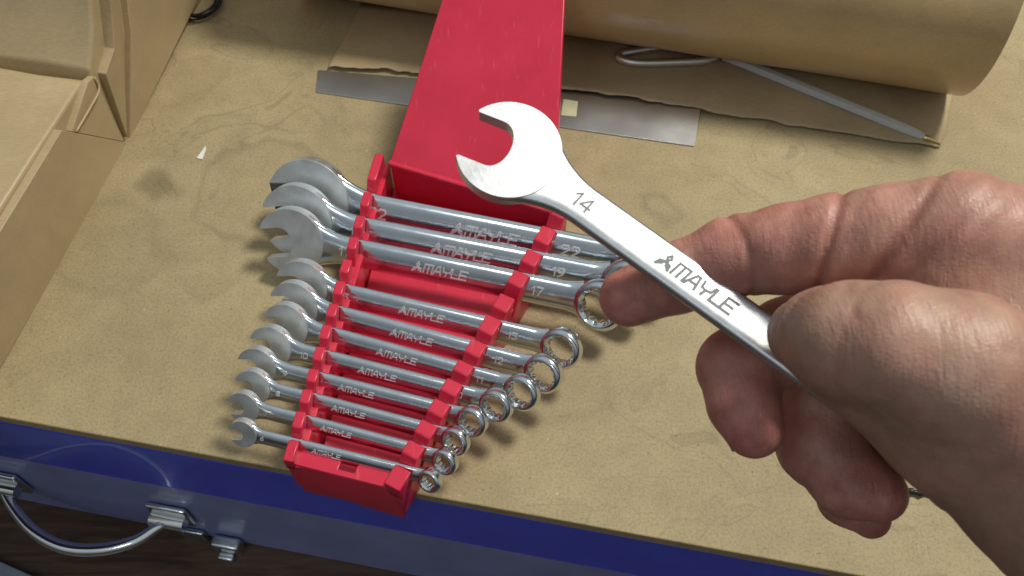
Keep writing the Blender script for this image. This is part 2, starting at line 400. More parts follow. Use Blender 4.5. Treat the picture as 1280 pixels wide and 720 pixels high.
tag(sh, 'flat brown kraft sheet with a torn edge, running under the paper roll', 'paper sheet')
# steel blade
bp = [P(395, 116), P(868, 184), P(876, 134), P(398, 89)]
bo = P(640, 140)
bl = bevel(meshobj('steel_strip', *prism([p[:2] for p in bp], [.1, .1, 3.5, .3], [1.0, 1.0, 4.4, 1.3]), M_STEEL, None, org=(bo[0], bo[1], 0)), .25, 2)
bl.location = Vector((bo[0], bo[1], 0))*MM
tag(bl, 'flat bare steel strip half covered by the torn kraft sheet', 'metal strip')
sp = [P(701, 147), P(720, 149), P(722, 132), P(704, 129)]
meshobj('sticker', *prism([p[:2] for p in sp], [1.0, 1.0, 2.0, 2.0], [2.3, 2.4, 3.9, 3.8]), M_YEL, bl, org=(bo[0], bo[1], 0))
# ballpoint pen with a clear barrel
pa = P(905, 70, 5.4); pt = P(1176, 180, 2.2); pd = nrm(pt-pa); LP = np.linalg.norm(pt-pa)
pen = thing('ballpoint_pen', 'clear barrelled ballpoint pen with brass tip lying on the kraft sheet', 'pen', (pt[0], pt[1], 1.0))
po = np.array([pt[0], pt[1], 1.0])
def along(t): return pa+pd*LP*t
pu = nrm(np.cross(pd, Z)); pw = np.cross(pu, pd)
prof_ = [(0, 3.6), (.80, 3.6), (.88, 3.2), (.93, 2.3), (.93, 1.5), (.86, 1.9), (.78, 2.3), (0, 2.3)]
bv_ = [along(t)+r_*(pu*math.cos(k*math.pi/3)+pw*math.sin(k*math.pi/3)) for t, r_ in prof_ for k in range(6)]
bf_ = [[i*6+k, i*6+(k+1) % 6, ((i+1) % 8)*6+(k+1) % 6, ((i+1) % 8)*6+k] for i in range(8) for k in range(6)]
meshobj('barrel', bv_, bf_, M_CLEAR, pen, False, po)
meshobj('refill', *tube([along(.02), along(.90)], 1.0, 10), M_GREY, pen, True, po, sharp=40)
meshobj('tip', *tube([along(.90), along(.93), along(.965), along(.992), along(1.0)], [1.3, 2.3, 1.6, .6, .35], 14), M_BRASS, pen, True, po, sharp=60)
# wire clip
cz = 4.2
cp = spline([P(905, 64, cz), P(884, 75, cz), P(842, 78, cz), P(800, 79, cz), P(778, 75, cz), P(774, 69, cz), P(786, 65, cz), P(830, 58, cz)], 7)
co = P(830, 78)
cl = meshobj('wire_clip', *tube(cp, 2.9, 12), M_CLIP, None, True, co, sharp=50); cl.location = Vector(co)*MM
tag(cl, 'dull bent metal loop sticking out from under the paper roll', 'clip')
# wire coil behind the tall package
wo = P(262, 5)
pts = []
for k in range(120):
    q = 2*math.pi*k/24; pts.append(P(252+3*math.sin(k*.21), 8, 0)+np.array([13*math.cos(q)+1.5*math.sin(k*.37), 17*math.sin(q)+2*math.cos(k*.29), 1.4+k*.055]))
wc = meshobj('wire_coil', *tube(pts, .7, 6), M_BLACK, None, True, wo); wc.location = Vector(wo)*MM
tag(wc, 'small loose coil of thin black wire beside the tall paper package', 'wire')
# chip of white paper
ch = [P(257, 183), P(258, 187), P(253, 200), P(246, 198)]; o_ = P(252, 192)
ob = meshobj('paper_chip', *prism([p[:2] for p in ch], .1, [.5, .7, .9, .4]), M_WHITE, None, org=o_); ob.location = Vector(o_)*MM
tag(ob, 'tiny white torn paper chip on bare fibreboard', 'paper scrap')
# short black cord
o_ = P(1140, 606)
cpth = spline([P(1085, 580, 1.6), P(1106, 592, 1.6), P(1121, 600, 2.4), P(1131, 611, 1.6), P(1150, 616, 2.2), P(1172, 614, 1.6), P(1195, 622, 1.6)], 6)
rad = [1.5+.5*math.sin(i*1.9) for i in range(len(cpth))]
ob = meshobj('black_cord', *tube(cpth, rad, 8), M_BLACK, None, True, o_); ob.location = Vector(o_)*MM
tag(ob, 'short knotted black cord on the fibreboard below the hand', 'cord')

# ------------------------------------------------------------------ wrenches
PHI = R(55)
def strokes(ch):
    T = {'M': [[(0, 0), (0, 1), (.95, 1), (.95, 0)], [(.48, 1), (.48, 0)]],
         'A': [[(0, 0), (.38, 1), (.62, 1), (.86, 0)], [(.14, .36), (.78, .36)]],
         'Y': [[(0, 1), (.10, .52), (.42, .46), (.82, .52), (.92, 1)], [(.46, .46), (.40, 0)]],
         'L': [[(0, 1), (0, 0), (.72, 0)]],
         'E': [[(.8, 1), (0, 1), (0, 0), (.8, 0)], [(0, .5), (.7, .5)]],
         '0': [[(.1, 0), (.6, 0), (.7, .15), (.7, .85), (.6, 1), (.1, 1), (0, .85), (0, .15), (.1, 0)]],
         '1': [[(.1, .75), (.4, 1), (.4, 0)]], '2': [[(0, .85), (.12, 1), (.58, 1), (.7, .85), (.7, .6), (0, 0), (.72, 0)]],
         '3': [[(0, 1), (.7, 1), (.3, .58), (.6, .52), (.7, .3), (.6, .05), (.1, 0), (0, .15)]],
         '4': [[(.55, 0), (.55, 1), (0, .3), (.75, .3)]], '6': [[(.65, 1), (.2, .75), (0, .4), (.05, .1), (.3, 0), (.6, .05), (.7, .28), (.55, .52), (.25, .52), (.02, .35)]],
         '7': [[(0, 1), (.7, 1), (.25, 0)]], '8': [[(.35, .53), (.08, .7), (.1, .92), (.35, 1), (.6, .92), (.62, .7), (.35, .53), (.03, .32), (.06, .08), (.35, 0), (.64, .08), (.67, .32), (.35, .53)]],
         '9': [[(.1, 0), (.5, .25), (.7, .6), (.65, .9), (.4, 1), (.1, .95), (0, .72), (.15, .48), (.45, .48), (.68, .65)]],
         '@': [[(.5, 1.1), (.66, .83), (.5, .56), (.34, .83), (.5, 1.1)], [(.46, .5), (.3, .22), (0, 0), (.1, .35), (.46, .5)], [(.54, .5), (.7, .22), (1, 0), (.9, .35), (.54, .5)]]}
    return T[ch]
def textmesh(txt, h, x0, yc, zfun, sw=.15, slant=.18, rise=.14, adv=1.0):
    mb = MB(); x = x0
    for ch_ in txt:
        if ch_ == ' ': x += h*.12; continue
        wmax = 0
        for pl in strokes(ch_):
            for (a, b) in zip(pl[:-1], pl[1:]):
                A = np.array([x+(a[0]+slant*a[1])*h, yc+(a[1]-.5)*h]); B = np.array([x+(b[0]+slant*b[1])*h, yc+(b[1]-.5)*h])
                d = nrm(B-A); nn = np.array([-d[1], d[0]])*sw*h*.5; A = A-d*sw*h*.42; B = B+d*sw*h*.42
                q = [A+nn, A-nn, B-nn, B+nn]; q2 = [A+nn*.8+d*sw*h*.1, A-nn*.8+d*sw*h*.1, B-nn*.8-d*sw*h*.1, B+nn*.8-d*sw*h*.1]
                v = [(p[0], p[1], zfun(p)-.25) for p in q]+[(p[0], p[1], zfun(p)+rise) for p in q2]
                mb.add((v, [[3, 2, 1, 0], [4, 5, 6, 7], [0, 1, 5, 4], [1, 2, 6, 5], [2, 3, 7, 6], [3, 0, 4, 7]]))
            wmax = max(wmax, max(p[0] for p in pl))
        x += h*(wmax+adv-.85)
    return mb.v, mb.f
def make_wrench(size, L, frame, label, brand_x, held=False, nums=True):
    """local x: from open end (centre 0) to ring end (centre L); y: width; z: face normal"""
    s = float(size); Ro = 1.05*s+.8 if not held else 1.10*s+.8; jw = s if not held else 1.14*s; w_ = 12.6 if held else .78*s+3.0; ts = 4.7 if held else .15*s+2.3; th = 5.3 if held else .22*s+2.9; Rr = .74*s+1.4; tr = .34*s+3.2
    t = thing('combination_wrench', label, 'wrench', None, None if held else 'wrenches in the red rack', frame)
    mh = M_HELD if held else M_HEAD; mc = M_HELD if held else M_CHROME
    # ---- open end: disc with slot turned by 15 degrees
    a0 = math.asin((jw/2)/Ro); rot = R(15); pts = []
    tipr = .07*s
    for q in np.linspace(-math.pi+a0+.05, math.pi-a0-.05, 64): pts.append((Ro*math.cos(q), Ro*math.sin(q)))
    xt = -math.sqrt(Ro**2-(jw/2)**2)
    # upper tip -> slot -> lower tip (opening along -x)
    pts += [(xt+.02*s, jw/2+.06*s), (xt+.05*s, jw/2), (xt+.3*s, jw/2)]
    ex, cx = .40*s, -.36*s
    for q in np.linspace(math.pi/2, -math.pi/2, 15): pts.append((cx+ex*math.cos(q)**.9 if math.cos(q) > 0 else cx, jw/2*math.sin(q)))
    pts += [(xt+.3*s, -jw/2), (xt+.05*s, -jw/2), (xt+.02*s, -jw/2-.06*s)]
    cr, sr = math.cos(rot), math.sin(rot)
    pts = [(x*cr-y*sr, x*sr+y*cr) for x, y in pts]
    oe = meshobj('open_end', *prism(pts, -th/2, th/2), mh, t)
    bevel(oe, .045*s+.15, 3, 28)
    # ---- shaft, flaring into both ends
    Rf = 2.3*s; xc = math.sqrt((Ro+Rf)**2-(w_/2+Rf)**2)
    Rg = 1.5*s; xg = L-math.sqrt((Rr+Rg)**2-(w_/2+Rg)**2)
    def hw(x):
        h = w_/2
        if x < xc: h = w_/2+Rf-math.sqrt(max(Rf**2-(x-xc)**2, 0))
        if x > xg: h = w_/2+Rg-math.sqrt(max(Rg**2-(x-xg)**2, 0))
        if x > L-Rr: h = min(h, Rr*.82)
        return min(h, Ro*.9)
    def tk(x):
        u = min(max((x-xg)/(L-xg), 0), 1); return ts+(tr*.86-ts)*(3*u*u-2*u**3)*.9
    def zoff(x):
        u = min(max((x-xg)/(L-xg), 0), 1); return u*u*(tr-ts)*.35
    x0 = .45*s; x1 = L-.62*s
    xs = np.concatenate([np.linspace(x0, xc, 16)[:-1], np.linspace(xc, xg, 9)[:-1], np.linspace(xg, x1, 14)])
    def cross(h, tt):
        pr = []; crn = (.03 if held else .17)*tt; rc_ = min(.30*tt, h*.4)
        for yy in np.linspace(-1, 1, 9): pr.append((yy*(h-rc_), tt/2-crn*(yy**2)))
        e = tt/2-crn
        pr += [(h-rc_*.3, e-rc_*.35), (h, e*.35), (h, -e*.35), (h-rc_*.3, -e+rc_*.35)]
        for yy in np.linspace(1, -1, 9): pr.append((yy*(h-rc_), -(tt/2-crn*(yy**2))))
        pr += [(-h+rc_*.3, -e+rc_*.35), (-h, -e*.35), (-h, e*.35), (-h+rc_*.3, e-rc_*.35)]
        return pr
    v = []; f = []
    for x in xs:
        cs = cross(hw(x), tk(x)); zo = zoff(x); v += [(x, y, z+zo) for y, z in cs]
    k = len(cs)
    for i in range(len(xs)-1):
        for j in range(k): f.append([i*k+j, i*k+(j+1) % k, (i+1)*k+(j+1) % k, (i+1)*k+j])
    f += [list(range(k)), list(range((len(xs)-1)*k, len(xs)*k))]
    shaft = meshobj('shaft', v, f, mc, t, True, sharp=60)
    # ---- ring end, bent up by 15 degrees
    ns = 96; q = np.arange(ns)*2*math.pi/ns
    hexr = lambda a: (s/2)/np.cos(((a) % (math.pi/3))-math.pi/6)
    star = np.maximum(hexr(q), hexr(q+math.pi/6))
    cham = np.full(ns, s/2*1.155+.35+.02*s)
    loops = [(star, tr/2-.09*s-.3), (cham, tr/2-.02*s), (cham+.3, tr/2), (np.full(ns, Rr-.10*s-.5), tr/2), (np.full(ns, Rr-.05*s-.2), tr/2-.03*s-.15), (np.full(ns, Rr-.01*s), tr/2-.09*s-.3), (np.full(ns, Rr), tr*.2)]
    loops = loops+[(r_, -z_) for r_, z_ in loops[::-1]]
    v = []; f = []
    for r_, z_ in loops: v += [(r_[i]*math.cos(q[i]), r_[i]*math.sin(q[i]), z_) for i in range(ns)]
    m = len(loops)
    for i in range(m):
        for j in range(ns): f.append([i*ns+j, i*ns+(j+1) % ns, ((i+1) % m)*ns+(j+1) % ns, ((i+1) % m)*ns+j])
    ca, sa = math.cos(R(15)), math.sin(R(15)); zc = (tr-ts)*.35+Rr*.16
    v = [(L+x*ca-z*sa, y, zc+x*sa+z*ca) for x, y, z in v]
    meshobj('ring_end', v, f, M_HELD if held else M_CHROME, t, True, sharp=35)
    # ---- stamped brand and size
    zf = lambda p: ts/2-(.03 if held else .17)*ts*(p[1]/(hw(p[0])-.3*ts))**2+zoff(p[0])+(tk(p[0])-ts)/2
    hb = .30*w_ if not held else .335*w_
    mk = M_MARK if held else M_GLINT
    meshobj('brand_mark', *textmesh('@ MAYLE', hb, brand_x, 0, zf, .25 if held else .19, rise=.08 if held else .14), mk, t)
    hn = .28*w_ if not held else .36*w_
    meshobj('size_mark', *textmesh(str(size), hn, xc-.35*s, 0, zf, .18, slant=.05, adv=1.16, rise=.06 if held else .15), mk, shaft)
    meshobj('size_mark', *textmesh(str(size), hn, xg-1.0*s, 0, zf, .18, slant=.05, adv=1.16, rise=.06 if held else .15), mk, shaft)
    return t
def frame4(o, x, y, z):
    m = Matrix.Identity(4)
    for i in range(3):
        m[i][0] = x[i]; m[i][1] = y[i]; m[i][2] = z[i]; m[i][3] = o[i]*MM
    return m
ZT = 31.0
#        size, left notch px, right notch px, head centre px-x, ring centre px-x, brand px-x
WR = [(22, (473, 245), (680, 285), 388, 812, 566), (19, (466, 275), (652, 311), 373, 786, 541), (17, (457, 302), (636, 338), 366, 751, 517),
      (13, (441, 358), (605, 396), 379, 703, 500), (12, (434, 386), (590, 427), 369, 681, 489), (11, (426, 413), (572, 453), 359, 654, 472),
      (10, (417, 441), (559, 477), 340, 622, 449), (9, (408, 468), (541, 501), 323, 592, 424), (8, (398, 494), (525, 527), 318, 571, 416),
      (7, (388, 521), (510, 553), 306, 558, 402), (6, (382, 552), (497, 580), 305, 539, 391)]
labels = {22: 'largest wrench in the red rack, in the slot next to the flat red panel', 19: 'wrench marked 19 between the largest and the one marked 17',
          17: 'wrench marked 17 beside the empty slot of the red rack', 13: 'first wrench below the empty rack slot, marked 13',
          12: 'second wrench below the empty rack slot, marked 12', 11: 'third wrench below the empty rack slot, marked 11', 10: 'fourth wrench below the empty rack slot, marked 10',
          9: 'wrench marked 9, fourth from the small closed end of the rack', 8: 'wrench marked 8, third from the small closed end of the rack',
          7: 'second smallest wrench, next to last at the small end of the rack', 6: 'smallest wrench, lying next to the red end block with a square hole'}
notch = []
for size, lp, rp, hx, rx, bx_ in WR:
    A = P(*lp, ZT); B = P(*rp, ZT); x = nrm(B-A); m_ = np.array([x[1], -x[0], 0.]); m_ = m_ if m_[1] < 0 else -m_
    n_ = Z*math.cos(PHI)+m_*math.sin(PHI); y = np.cross(n_, x); w_ = .78*size+3.0
    base = A-y*(w_/2-.6)
    def solve(px):
        lo, hi = -300., 400.
        for _ in range(50):
            mid_ = (lo+hi)/2
            if proj(base+x*mid_)[0] < px: lo = mid_
            else: hi = mid_
        return lo
    th_ = solve(hx); L = solve(rx)-th_
    make_wrench(size, L, frame4(base+x*th_, x, y, n_), 'chrome '+labels[size], solve(bx_)-th_)
    notch.append((size, A, B, .15*size+2.3, w_))

# ------------------------------------------------------------------ red plastic wrench rack
la0, la1 = notch[-1][1], notch[0][1]; ra0, ra1 = notch[-1][2], notch[0][2]
LDn = nrm(la1-la0); RDn = nrm(ra1-ra0); LO = np.array([-LDn[1], LDn[0], 0]); RO = np.array([RDn[1], -RDn[0], 0])
def onl(d, a, pt): return np.dot(pt-a, d)
rack_o = np.array([(la0[0]+ra1[0])/2, (la0[1]+ra1[1])/2, 0.])
rack = thing('wrench_rack', 'red plastic tapered wrench rack with toothed rails and a flat panel', 'wrench rack', rack_o)
def rp(name, v, f, bv=.5, par=rack, seg=2): return bevel(meshobj(name, v, f, M_RED, par, org=rack_o), bv, seg)
cosP = math.sin(PHI); SF = -11.5
for side, (a, d, o, th_) in enumerate(((la0, LDn, LO, 7.0), (ra0, RDn, RO, 7.5))):
    a = np.array([a[0], a[1], 0.]); idx = 1 if side == 0 else 2
    ss = [onl(d, a, nt_[idx]) for nt_ in notch][::-1]; tt = [nt_[3] for nt_ in notch][::-1]; ww = [nt_[4] for nt_ in notch][::-1]
    bz = lambda s_: ZT-(4.5 if side == 0 else 6.5)
    send = ss[-1]+(26 if side == 0 else 12)
    # stepped base rail
    sx = np.linspace(SF, send, 12); poly = [(s_, .1) for s_ in (SF, send)]+[(s_, bz(s_)) for s_ in sx[::-1]]
    n = len(poly); v = [a+d*s_+o*0.0+Z*z for s_, z in poly]+[a+d*s_+o*th_+Z*z for s_, z in poly]
    f = [list(range(n))[::-1], list(range(n, 2*n))]+[[i, (i+1) % n, n+(i+1) % n, n+i] for i in range(n)]
    rail = rp('rail', v, f, .4)
    # teeth between neighbouring slots
    edges = []
    gapi = 7           # the empty slot of the wrench in the hand lies between the 13 and the 17
    allS = ss[:8]+[(ss[7]+ss[8])/2]+ss[8:]; allT = tt[:8]+[5.2]+tt[8:]
    edges.append((SF, allS[0]-.55*allT[0]/cosP))
    for i in range(len(allS)-1): edges.append((allS[i]+.55*allT[i]/cosP, allS[i+1]-.55*allT[i+1]/cosP))
    edges.append((allS[-1]+.55*allT[-1]/cosP, send))
    for i, (e0, e1) in enumerate(edges):
        zb = bz((e0+e1)/2)-4.0; zt = ZT+4.2+random.uniform(-.2, .2)
        if i == 0: zt = ZT+2
        if i == len(edges)-1: zt = ZT+5
        sh_ = (zt-zb)/math.tan(PHI); up_ = (zt-ZT)/math.tan(PHI)
        if i: e0 += up_
        if i < len(edges)-1: e1 += up_
        q = [(e0-sh_, zb), (e1-sh_, zb), (e1, zt), (e0, zt)]
        if i == 0: q = [(e0, zb), (e1-sh_, zb), (e1, zt), (e0, zt)]
        if i == len(edges)-1: q = [(e0-sh_, zb), (e1, zb), (e1, zt), (e0, zt)]
        oa, ob_ = (2.4, th_+.7) if side == 0 else (-.5, th_+.9)
        v = [a+d*s_+o*oa+Z*z for s_, z in q]+[a+d*s_+o*ob_+Z*z for s_, z in q]
        f = [[3, 2, 1, 0], [4, 5, 6, 7]]+[[k, (k+1) % 4, 4+(k+1) % 4, 4+k] for k in range(4)]
        rp('tooth', v, f, .7, rail)
    if side == 0: LF, LB = a+d*SF, a+d*send
    else: RF, RB = a+d*SF, a+d*send
# floor between the rails
def quadplate(name, c4, z0, z1, bv=.4, par=rack): return rp(name, *prism([p[:2] for p in c4], z0, z1), bv, par)
inset = .3
quadplate('floor', [LF+RDn*7, RF+RDn*7, RB, LB], 4.0, 6.5)
# end block with a square hole
lf, rf = P(364, 579, 28), P(500, 613, 28); u_ = nrm(rf-lf); W_ = np.linalg.norm((rf-lf)[:2]); ub = nrm(LDn+RDn)
lf0 = np.array([lf[0], lf[1], 0]); dk = 12.0; hc = np.dot(P(432, 588, 28)-lf, u_); hv = 5.2
def ept(x, y): return lf0+u_*x+ub*y
hx0, hx1, hy0, hy1 = hc-4.2, hc+4.2, hv-2.4, hv+2.4
us = [0, hx0, hx1, W_-1]; vs_ = [0, hy0, hy1, dk]
v = []; f = []
zt, zb = 27.5, 25.0
for z in (zt, zb):
    for y in vs_:
        for x in us: v.append(ept(x, y)+Z*z)
def vid(k, j, i): return k*16+j*4+i
for j in range(3):
    for i in range(3):
        if i == 1 and j == 1: continue
        f.append([vid(0, j, i), vid(0, j, i+1), vid(0, j+1, i+1), vid(0, j+1, i)]); f.append([vid(1, j, i), vid(1, j+1, i), vid(1, j+1, i+1), vid(1, j, i+1)])
for (p, q) in (((1, 1), (1, 2)), ((1, 2), (2, 2)), ((2, 2), (2, 1)), ((2, 1), (1, 1))): f.append([vid(0, *p), vid(0, *q), vid(1, *q), vid(1, *p)])
per = [(0, i) for i in range(4)]+[(j, 3) for j in range(1, 4)]+[(3, i) for i in (2, 1, 0)]+[(j, 0) for j in (2, 1)]
for p, q in zip(per, per[1:]+per[:1]): f.append([vid(0, *p), vid(0, *q), vid(1, *q), vid(1, *p)])
rp('end_block', v, f, .3)
# front wall, bulging outwards, with a wavy lower edge
v = []; f = []; nx = 14; nz = 6
for off in (0, 1):
    for j in range(nz):
        tz = j/(nz-1)
        for i in range(nx):
            tx = i/(nx-1); low = -7.5-2.2*tx+3.0*math.sin(math.pi*min(tx*1.25, 1))**2*(1-tz)
            bul = 2.4*math.sin(math.pi*tz)*math.sin(math.pi*tx)
            p = ept(tx*(W_-1), -1.2-bul+off*2.2+1.0*(tz))
            v.append(p+Z*(low+(26.6-low)*tz))
k_ = nx*nz
for j in range(nz-1):
    for i in range(nx-1):
        q = [j*nx+i, j*nx+i+1, (j+1)*nx+i+1, (j+1)*nx+i]; f.append(q); f.append([x+k_ for x in q[::-1]])
per = list(range(nx))+[j*nx+nx-1 for j in range(1, nz)]+[(nz-1)*nx+i for i in range(nx-2, -1, -1)]+[j*nx for j in range(nz-2, 0, -1)]
for p, q in zip(per, per[1:]+per[:1]): f.append([p, q, q+k_, p+k_])
rp('front_wall', v, f, .3)
# back wall, ridge and flat panel
pl_, pr_ = P(487, 204, 35), P(692, 265, 35)
u2 = nrm(pr_-pl_); b2_ = np.array([-u2[1], u2[0], 0]); INC = R(31); bs = b2_*math.cos(INC)+Z*math.sin(INC); ns_ = np.cross(u2, bs)
fl, fr = Q(553, 0, pl_, ns_), Q(706, 0, pl_, ns_); fl = fl+nrm(fl-pl_)*32; fr = fr+nrm(fr-pr_)*32
def slab(name, c4, n0, n1, bv):
    v = [p+ns_*n0 for p in c4]+[p+ns_*n1 for p in c4]
    return rp(name, v, [[3, 2, 1, 0], [4, 5, 6, 7]]+[[k, (k+1) % 4, 4+(k+1) % 4, 4+k] for k in range(4)], bv)
quadplate('back_wall', [pl_+u2*1-b2_*1, pr_-u2*1-b2_*1, pr_-u2*1+b2_*1.6, pl_+u2*1+b2_*1.6], .5, 34.0, .3)
slab('panel', [pl_, pr_, fr, fl], -1.6, .6, .6)
quadplate('ridge', [pl_-b2_*1.8-u2*.5, pr_-b2_*1.8+u2*.5, pr_+b2_*1.6+u2*.5, pl_+b2_*1.6-u2*.5], 33.0, 36.6, .9)
for e0, e1, s_ in ((pl_, fl, 1), (pr_, fr, -1)):
    slab('panel_edge', [e0+u2*.4*s_+bs*3, e0+u2*2.4*s_+bs*3, e1+u2*2.4*s_-bs*1, e1+u2*.4*s_-bs*1], -5.5, -1.2, .4)

# ------------------------------------------------------------------ wrench in the hand
H1 = D(636, 191, 282); H2 = D(948, 414, 266)
hx_ = nrm(H2-H1); view = nrm(CC-(H1+H2)/2)
zn = nrm(view-hx_*np.dot(view, hx_)); yn = np.cross(zn, hx_)
tilt = R(23); zn = zn*math.cos(tilt)+yn*math.sin(tilt); yn = np.cross(zn, hx_)
make_wrench(14, 158, frame4(H1, hx_, yn, zn), 'bright wrench marked 14 gripped between thumb and fingers', 56, True)

# ------------------------------------------------------------------ the hand: one surface grown from a distance field (camera-aligned mm grid, then moved into the scene)
def cp_(x, y, d): return np.array([(x-640)*d/FPX, (y-360)*d/FPX, d])
def chain(pts): return [(cp_(x, y, d), r*d/FPX) for x, y, d, r in pts]
chains = {
 'index': chain([(1345, 345, 244, 92), (1200, 296, 246, 80), (1110, 300, 254, 68), (1045, 304, 260, 61), (985, 311, 267, 55), (917, 321, 276, 50), (848, 347, 286, 43), (786, 372, 293, 37)]),
 'middle': chain([(1345, 420, 258, 85), (1220, 392, 266, 70), (1100, 388, 276, 56), (985, 425, 286, 52), (923, 460, 284, 50), (930, 505, 279, 44), (942, 535, 276, 38)]),
 'ring': chain([(1345, 480, 266, 85), (1240, 450, 276, 66), (1120, 452, 288, 54), (1030, 500, 294, 52), (1024, 556, 290, 51), (1062, 602, 284, 45), (1098, 617, 280, 36)]),
 'little': chain([(1345, 540, 272, 80), (1260, 520, 282, 60), (1140, 528, 300, 46), (1075, 572, 308, 40), (1058, 622, 304, 34), (1088, 648, 300, 25)]),
 'thumb': chain([(1360, 570, 226, 125), (1195, 462, 217, 98), (1120, 433, 219, 80), (1064, 425, 226, 72), (1032, 420, 236, 60), (1006, 418, 247, 46)]),
 'thumb_pad': chain([(1056, 452, 238, 50), (1110, 482, 234, 52), (1205, 530, 230, 80)]),
 'thenar': chain([(1210, 525, 228, 98), (1340, 600, 230, 128), (1500, 742, 240, 168), (1760, 1020, 262, 190), (2000, 1240, 285, 185)]),
 'palm': chain([(1330, 385, 250, 110), (1400, 560, 255, 150), (1520, 790, 255, 190)]),
 'grip': chain([(1310, 490, 256, 95), (1185, 446, 258, 66), (1120, 430, 261, 50)]),
 'web': chain([(1290, 400, 240, 80), (1180, 378, 246, 52), (1110, 372, 256, 36)]),
}
def seg_sdf(X, a, ra, b, rb):
    ba = b-a; L2_ = ba@ba; t = ((X[0]-a[0])*ba[0]+(X[1]-a[1])*ba[1]+(X[2]-a[2])*ba[2])/L2_
    t = np.clip(t, 0, 1)
    dx = X[0]-a[0]-t*ba[0]; dy = X[1]-a[1]-t*ba[1]; dz = X[2]-a[2]-t*ba[2]
    return np.sqrt(dx*dx+dy*dy+dz*dz)-(ra+(rb-ra)*t)
def smin(a, b, k):
    h = np.maximum(k-np.abs(a-b), 0)/k; return np.minimum(a, b)-h*h*k*.25
def chain_sdf(X, ch, k=3.0):
    d = None
    for (a, ra), (b, rb) in zip(ch[:-1], ch[1:]):
        q = seg_sdf(X, a, ra, b, rb); d = q if d is None else smin(d, q, k)
    return d
lo = np.array([26., -46., 184.]); hi = np.array([236., 152., 326.]); hstep = .95
gx = [np.arange(lo[i], hi[i]+hstep, hstep, dtype=np.float32) for i in range(3)]
X = np.meshgrid(*gx, indexing='ij')
palm = chain_sdf(X, chains['palm'], 8); palm = smin(palm, chain_sdf(X, chains['thenar'], 8), 9); palm = smin(palm, chain_sdf(X, chains['thumb_pad'], 8), 9); palm = smin(palm, chain_sdf(X, chains['web'], 6), 8); palm = smin(palm, chain_sdf(X, chains['grip'], 6), 8)
d = None
for nme, kk in (('index', 9), ('middle', 8), ('ring', 8), ('little', 8), ('thumb', 9)):
    ch = chains[nme]; q = smin(smin(chain_sdf(X, ch[:4]), palm, kk), chain_sdf(X, ch[3:]), 3); d = q if d is None else smin(d, q, 1.6)
# keep the gripped wrench out of the flesh: press its slab into the surface
d0 = d.copy()
def crease(p, q, amp, sig, rad):
    """groove along the line p->q (pixel, pixel, depth) as seen on the skin"""
    global d
    a = cp_(*p); b = cp_(*q); d = d+amp*np.exp(-(seg_sdf(X, a, 0, b, 0)/sig)**2).astype(np.float32)
def flexion(px, py, dep, dirpx, amp, sig, rad):
    """groove round a finger at a joint"""
    global d
    c_ = cp_(px, py, dep); ax = nrm(cp_(px+dirpx[0], py+dirpx[1], dep+dirpx[2])-c_)
    s_ = (X[0]-c_[0])*ax[0]+(X[1]-c_[1])*ax[1]+(X[2]-c_[2])*ax[2]
    rr2 = (X[0]-c_[0])**2+(X[1]-c_[1])**2+(X[2]-c_[2])**2
    d = d+(amp*np.exp(-(s_/sig)**2)*np.exp(-(rr2/rad**2)**2)).astype(np.float32)
flexion(920, 318, 276, (60, -16, 0), 1.5, 1.0, 15)
flexion(905, 322, 277, (60, -6, 0), .35, .8, 13)
flexion(1038, 300, 260, (60, 14, -4), 1.7, 1.25, 19)
flexion(1054, 300, 258, (60, 26, -4), .45, .9, 17)
flexion(1122, 300, 252, (60, 34, -4), 1.7, 1.5, 22)
flexion(1178, 300, 248, (60, 48, -4), 1.0, 1.5, 22)
flexion(1215, 300, 246, (60, 60, -4), .4, 1.2, 20)
flexion(1008, 420, 242, (60, 4, -24), 1.0, .8, 15)
flexion(1024, 420, 238, (60, 10, -24), .9, .8, 16)
flexion(1040, 420, 234, (60, 14, -20), .3, .7, 16)
flexion(1082, 424, 222, (60, 16, -8), .3, 1.0, 18)
flexion(925, 480, 282, (10, 60, -6), .5, 1.0, 13)
flexion(1035, 575, 288, (50, 40, -8), .6, 1.0, 14)
crease((990, 384, 243), (984, 442, 245), .9, 1.1, 0)
crease((1010, 366, 237), (1003, 456, 236), 1.0, 1.2, 0)
crease((1030, 360, 229), (1027, 470, 226), .7, 1.1, 0)
crease((1060, 352, 222), (1072, 400, 212), .5, 1.2, 0)
crease((1150, 372, 208), (1185, 420, 200), .5, 1.6, 0)
crease((1200, 366, 212), (1260, 440, 200), .5, 1.8, 0)
crease((1120, 558, 214), (1290, 584, 196), 1.4, 2.0, 0)
crease((1135, 594, 216), (1290, 634, 198), 1.2, 2.0, 0)
